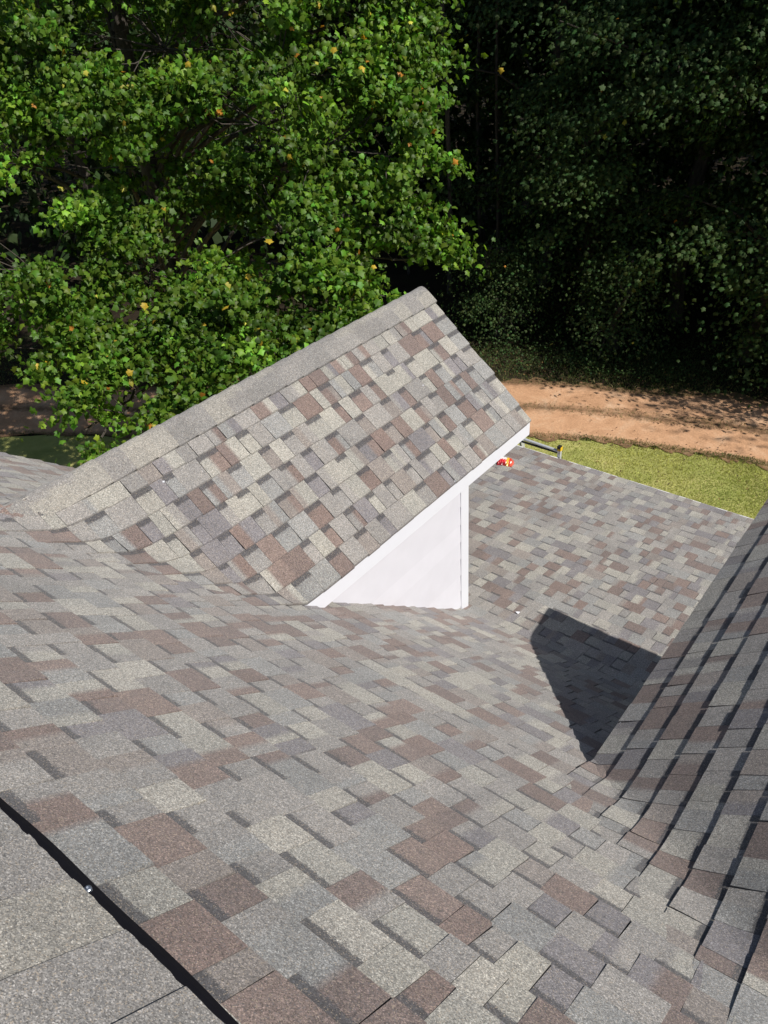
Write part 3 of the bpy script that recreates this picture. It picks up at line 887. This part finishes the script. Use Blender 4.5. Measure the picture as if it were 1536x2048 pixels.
WOODS = [
 (1, (-2.6, 19.6, 0), .3, 1.0, 'tall shaded tree over the road at the right edge'),
 (0, (-6.4, 19.2, 0), 2.1, 1.0, 'shaded broadleaf tree in the middle of the dark wood, right of the maple'),
 (0, (-10.4, 19.8, 0), 4.0, .95, 'shaded tree just right of the sunlit maple, beyond the road'),
 (1, (-13.5, 23.0, 0), 5.2, 1.05, 'tall dark tree behind the right side of the maple crown'),
 (0, (-18.5, 18.5, 0), 1.2, 1.05, 'dark tree across the road behind the middle of the maple'),
 (1, (-23.5, 14.5, 0), 3.3, 1.0, 'dark tree across the road behind the left side of the maple'),
 (0, (-27.0, 8.8, 0), 2.7, 1.0, 'dark tree across the road at the far left edge'),
 (2, (-4.2, 17.6, 0), .9, 1.0, 'low leafy young tree at the wood edge below the right tall tree'),
 (2, (-8.3, 18.2, 0), 3.6, .9, 'young understory tree with drooping sprays at the wood edge'),
 (2, (-1.8, 17.4, 0), 5.0, 1.0, 'young understory tree cut by the right edge of the photo'),
]
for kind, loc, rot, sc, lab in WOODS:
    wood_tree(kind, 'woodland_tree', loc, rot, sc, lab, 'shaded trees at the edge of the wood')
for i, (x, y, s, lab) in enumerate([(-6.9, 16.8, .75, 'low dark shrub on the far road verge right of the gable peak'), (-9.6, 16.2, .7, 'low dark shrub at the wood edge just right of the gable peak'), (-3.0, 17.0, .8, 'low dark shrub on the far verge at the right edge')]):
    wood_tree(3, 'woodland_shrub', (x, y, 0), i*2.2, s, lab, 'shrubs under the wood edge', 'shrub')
# deeper woods: one mass of foliage and trunks
def deep_woods():
    cen = []; od = []; rad = []
    for _ in range(2600):
        x = rng.uniform(-62, 26); off = rng.uniform(0, 26)
        yline = np.interp(x, [-62, -30, -16, -8, -3, 6, 30], [-6, 8, 17, 22, 22.5, 19.5, 22.5])
        h = rng.uniform(.5, 17)
        if off > 12 and h < 2: h += 3
        a = rng.random()*6.28
        cen.append(np.array((x-off*.35, yline+off, h))); od.append(unit(np.array((math.cos(a), math.sin(a), -.2)))); rad.append(random.uniform(.9, 1.6))
    def more(n_, xr, yr, hr):
        for _ in range(n_):
            a = rng.random()*6.28
            cen.append(np.array((rng.uniform(*xr), rng.uniform(*yr), rng.uniform(*hr)))); od.append(unit(np.array((math.cos(a), math.sin(a), -.2)))); rad.append(random.uniform(.9, 1.6))
    more(750, (-3, 17), (18.8, 28), (4, 18)); more(900, (-26, -1), (21, 33), (11, 19)); pass; more(350, (-2, 12), (19.5, 23), (.5, 7))  # unseen canopy, overhead and to the right, added to block sun and sky
    more(900, (-24, 0), (21, 26), (.3, 11)); more(900, (-70, 5), (36, 62), (.5, 16)); more(350, (-45, -16), (10, 24), (.3, 9))
    return clump_leaves(cen, od, 25, rad, .45, .37, .8)
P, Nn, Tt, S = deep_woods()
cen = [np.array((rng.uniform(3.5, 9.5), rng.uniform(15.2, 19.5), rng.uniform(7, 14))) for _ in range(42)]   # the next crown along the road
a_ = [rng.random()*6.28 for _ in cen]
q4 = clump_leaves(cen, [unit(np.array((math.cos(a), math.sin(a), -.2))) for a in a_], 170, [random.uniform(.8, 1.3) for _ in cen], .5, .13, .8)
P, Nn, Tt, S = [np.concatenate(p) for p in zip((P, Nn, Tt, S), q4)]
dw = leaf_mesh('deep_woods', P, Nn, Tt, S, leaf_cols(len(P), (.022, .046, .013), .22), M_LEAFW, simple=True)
tag(dw, 'dark mass of woodland foliage far behind the road, with unseen canopy added for shade', 'woodland', kind='stuff')
# slim trunks one can see between the leaves
for i, (x, y, r, hh) in enumerate([(-12.3, 17.9, .07, 12), (-11.6, 19.2, .05, 11), (-12.9, 20.4, .06, 12), (-10.9, 21, .05, 12), (-9.2, 20.6, .08, 13), (-5.2, 21.5, .10, 14), (-14.2, 18.6, .05, 11), (-2.4, 21.8, .1, 14)]):
    g = Mesh(); pts = [(x+.08*math.sin(k*1.3+i), y+.05*math.cos(k+i), hh*k/5) for k in range(6)]
    g.tube(pts, list(np.linspace(r, r*.5, 6)), 7, (.1, .09, .08, 0))
    root = empty('slim_tree', (x, y, 0)); child(g.build('trunk', M_BARK), root)
    tag(root, 'slender dark trunk inside the wood, '+['first', 'third', 'second', 'fourth', 'fifth', 'seventh', 'eighth', 'sixth'][i]+' counting rightward from the maple', 'tree', 'slender trunks in the wood')

# ------------------------------------------------------------------ grass, verge plants, fallen leaves
def scatter_near(n_, t_lo, t_hi, i_lo, i_hi):
    i = rng.integers(i_lo, i_hi, n_); f = rng.random(n_); t = rng.uniform(t_lo, t_hi, n_)
    a = ROAD_NEAR[i]*(1-f)[:, None]+ROAD_NEAR[i+1]*f[:, None]; b = ROAD_FAR[i]*(1-f)[:, None]+ROAD_FAR[i+1]*f[:, None]
    return a*(1-t)[:, None]+b*t[:, None]
def grass_blades(n_, pts, hgt, col, name, label):
    k = len(pts); P = np.column_stack([pts, np.zeros(k)]); a = rng.random(k)*6.283
    d = np.column_stack([np.cos(a), np.sin(a)]); w = rng.uniform(.0025, .0055, k); h = hgt*rng.uniform(.5, 1.3, k); lean = rng.normal(size=(k, 2))*.6
    side = np.column_stack([-d[:, 1], d[:, 0], np.zeros(k)])*w[:, None]
    tip = P+np.column_stack([lean*h[:, None], h]); mid = P+np.column_stack([lean*h[:, None]*.3, h*.6])
    V = np.stack([P-side, P+side, mid+side*.8, tip, mid-side*.8], 1)
    F = np.array([(0, 1, 2), (0, 2, 4), (4, 2, 3)]); F = (F[None]+np.arange(k)[:, None, None]*5).reshape(-1, 3)
    me = bpy.data.meshes.new(name); me.vertices.add(k*5); me.vertices.foreach_set('co', V.astype(np.float32).ravel()); nf = len(F)
    me.loops.add(nf*3); me.polygons.add(nf); me.loops.foreach_set('vertex_index', F.astype(np.int32).ravel())
    me.polygons.foreach_set('loop_start', np.arange(0, nf*3, 3, dtype=np.int32)); me.polygons.foreach_set('loop_total', np.full(nf, 3, dtype=np.int32)); me.update(calc_edges=True)
    X_, Y_ = pts[:, 0], pts[:, 1]; patch = .5+.2*np.sin(1.9*X_+1.3*Y_)+.18*np.sin(3.1*Y_-1.2*X_+1)+.12*np.sin(5.3*X_+4.1*Y_+2)
    c = np.array(col)[None]*np.exp(rng.normal(size=(k, 1))*.25)*(.86+.28*patch)[:, None]*np.column_stack([.9+.25*patch, np.ones(k), np.ones(k)]); dry = rng.random(k) < .12+.2*patch; c[dry] = np.array((.30, .26, .11))*rng.uniform(.7, 1.1, (dry.sum(), 1))
    C4 = np.ones((k, 5, 4), dtype=np.float32); C4[:, :, :3] = c[:, None]; at = me.color_attributes.new('Col', 'FLOAT_COLOR', 'POINT'); at.data.foreach_set('color', C4.ravel())
    me.materials.append(M_GRASSBLADE); o = bpy.data.objects.new(name, me); COL.objects.link(o); return tag(o, label, 'grass', kind='stuff')
i0, i1 = 44, 150
pts = scatter_near(170000, -2.4, -.03, i0, i1)
pts = pts[(pts[:, 0] > -17) & (pts[:, 0] < 1) & (pts[:, 1] > 7.0)]
grass_blades(0, pts, .03, (.33, .35, .095), 'grass', 'short sunlit yellow green lawn grass between roof and dirt road')
pts = np.concatenate([scatter_near(5000, -.05, .03, i0, i1), scatter_near(2600, .42, .6, i0, i1), scatter_near(26000, .97, 1.9, i0, i1)])
grass_blades(0, pts, .06, (.07, .10, .025), 'verge_grass', 'sparse grass along the edges and middle of the dirt road')
q = np.concatenate([scatter_near(1500, 1.0, 1.5, i0, i1), scatter_near(700, .4, .62, i0, i1), scatter_near(500, -.12, .1, i0, i1), scatter_near(250, -.8, .9, i0, i1)]); k = len(q)
P = np.column_stack([q, np.full(k, .03)]); nn = unit(np.array([0, 0, 1.0])+rng.normal(size=(k, 3))*.35)
lc = np.array([(.16, .09, .045), (.11, .06, .03), (.24, .14, .06), (.09, .06, .04)])[rng.integers(0, 4, k)]
tag(leaf_mesh('fallen_leaves', P, nn, rng.normal(size=(k, 3)), rng.uniform(.02, .05, k), lc, M_LITTER, simple=True), 'brown fallen leaves scattered on the dirt road and verge', 'leaves', kind='stuff')
q = scatter_near(9000, 1.2, 2.1, i0, i1); k = len(q); P = np.column_stack([q, rng.uniform(.03, .25, k)])
tag(leaf_mesh('undergrowth', P, unit(np.array([0, 0, 1.0])+rng.normal(size=(k, 3))*.4), rng.normal(size=(k, 3)), rng.uniform(.03, .07, k), leaf_cols(k, (.035, .07, .018), .25), M_LEAFW, simple=True), 'low green creeping undergrowth on the shaded bank', 'undergrowth', kind='stuff')

# ------------------------------------------------------------------ ladder with stand-off bracket at the low eave
def ladder():
    xc = -4.46; yt = YEAVE+.30; root = empty('ladder', (xc, YEAVE+1.0, 0))
    tag(root, 'aluminium ladder with yellow tipped stand-off bar leaning at the low eave', 'ladder')
    zt = ze+.10
    for sx in (-.2, .2):
        g = Mesh(); a = Vector((xc+sx, YEAVE+1.05, 0)); b = Vector((xc+sx, yt, zt)); d = (b-a)
        x0, x1 = sx-.016, sx+.016
        v = []
        for p in (a, b):
            for (ox, oy) in ((-.014, -.035), (.014, -.035), (.014, .035), (-.014, .035)): v.append((p.x+ox, p.y+oy, p.z))
        g.add(v, [(0, 3, 2, 1), (4, 5, 6, 7), (0, 1, 5, 4), (1, 2, 6, 5), (2, 3, 7, 6), (3, 0, 4, 7)], (.5, .5, .5, 0)); child(g.build('rail', M_ALU), root)
    for k in range(1, 10):
        t = k/9.6; g = Mesh(); y = YEAVE+1.05+(yt-YEAVE-1.05)*t; z = zt*t
        g.tube([(xc-.2, y, z), (xc+.2, y, z)], [.015, .015], 8, (.5, .5, .5, 0)); child(g.build('rung', M_ALU), root)
    # stand-off: crossbar outside the edge, bent ends with feet on the roof edge
    zb = ze+.062; yb = YEAVE+.085; xq = xc+.86
    g = Mesh(); g.tube([(xc+.12, yt-.02, zb-.03), (xc+.16, yb+.10, zb+.055), (xc+.24, yb+.03, zb+.03), (xc+.34, yb+.01, zb+.012), (xq-.01, yb, zb)], [.017]*5, 10, (.5, .5, .5, 0)); child(g.build('standoff_bar', M_ALU), root)
    g = Mesh(); g.box(xc+.34, xq-.03, yb-.014, yb+.012, zb-.030, zb-.0175); child(g.build('black_sleeve', M_BLK), root)
    g = Mesh(); g.box(xc+.13, xc+.165, yb-.01, yb+.05, ze-.05, zb+.03); child(g.build('bracket', M_ALU), root)
    g = Mesh(); g.box(xq-.018, xq+.018, yb-.022, yb+.018, ze-.06, zb+.012); child(g.build('upright', M_ALU), root)
    g = Mesh(); g.box(xq-.022, xq+.022, yb-.026, yb+.026, zb+.014, zb+.062); o = child(g.build('end_cap', M_YEL), root)
    g = Mesh(); g.box(xq-.024, xq+.018, yb-.030, yb+.02, zb+.045, zb+.076); child(g.build('rubber_tip', M_BLK), root)
ladder()

# ------------------------------------------------------------------ crinkled bag and white scraps on the low roof
def bag():
    cx_, cy_ = -3.94, 6.82; z0 = zmain(cy_)+H+.012; root = Mesh()
    n_, m_ = 15, 11; V = []; Cc = []; r2 = np.random.default_rng(5)
    ang = R_(28); w, hgt = .19, .21
    for j in range(m_):
        for i in range(n_):
            u, v = i/(n_-1)-.5, j/(m_-1)-.5
            puff = .065*(1-(2*u)**4)*(1-(2*v)**2)+r2.normal()*.006
            x = u*w*(1+.12*math.sin(5*v+1)); y = v*hgt*(1+.1*math.sin(6*u)); 
            X = cx_+x*math.cos(ang)-y*math.sin(ang); Y = cy_+x*math.sin(ang)+y*math.cos(ang)
            V.append((X, Y, zmain(Y)+H+.016+max(0, puff)))
            c = (.55, .015, .02)
            if u < .14 and v > -.16: c = (.80, .78, .78)
            elif .14 <= u < .28: c = (.80, .45, .02)
            elif u >= .3: c = (.62, .10, .06)
            elif v < -.35: c = (.25, .008, .01)
            Cc.append((*c, 0))
    F = [(j*n_+i, j*n_+i+1, (j+1)*n_+i+1, (j+1)*n_+i) for j in range(m_-1) for i in range(n_-1)]
    b0 = len(V)
    for (x, y, z) in list(V): V.append((x, y, zmain(y)+H+.013)); Cc.append((.5, .02, .02, 0))
    F += [tuple(k+b0 for k in f[::-1]) for f in F]
    rim = [i for i in range(n_)]+[j*n_+n_-1 for j in range(1, m_)]+[(m_-1)*n_+i for i in range(n_-2, -1, -1)]+[j*n_ for j in range(m_-2, 0, -1)]
    for k in range(len(rim)):
        a, b = rim[k], rim[(k+1) % len(rim)]; F.append((a, b0+a, b0+b, b))
    root.add(V, F, Cc); e = empty('plastic_bag', (cx_, cy_, z0)); tag(e, 'crumpled red, yellow and white bag lying on the low roof by the eave', 'bag')
    child(root.build('bag_film', M_BAG), e)
    g = Mesh(); x, y = cx_-.13, cy_-.03; z = zmain(y)+H+.014
    g.tube([(x-.03, y-.01, z+.015), (x+.04, y+.012, z+.018)], [.018, .02], 10, (.02, .02, .02, 0)); child(g.build('black_nozzle', M_BLK), e)
bag()
def scrap(x, y, s, label, onb=None):
    z = (zmain(y) if onb is None else onb.z(x)+.012)+H+.014; g = Mesh(); a = random.random()*3
    V = [(x+s*math.cos(a+k*1.57)*random.uniform(.6, 1.1), y+s*math.sin(a+k*1.57)*random.uniform(.5, 1), z+random.uniform(0, s*.6)) for k in range(4)]
    V += [(p[0], p[1], p[2]-.004) for p in V]
    g.add(V, [(0, 1, 2, 3), (7, 6, 5, 4), (0, 4, 5, 1), (1, 5, 6, 2), (2, 6, 7, 3), (3, 7, 4, 0)], (.8, .8, .78, 0))
    tag(g.build('paper_scrap', M_WHITE, origin=(x, y, z)), label, 'scrap')
scrap(-2.22, 4.12, .02, 'small white scrap on the low roof left of the dark shadow')
scrap(-3.18, 1.98, .009, 'tiny white scrap just below the ridge cap of the small gable', GB)
scrap(-2.93, 3.95, .007, 'tiny white speck halfway up the small gable slope near its front edge', GB)
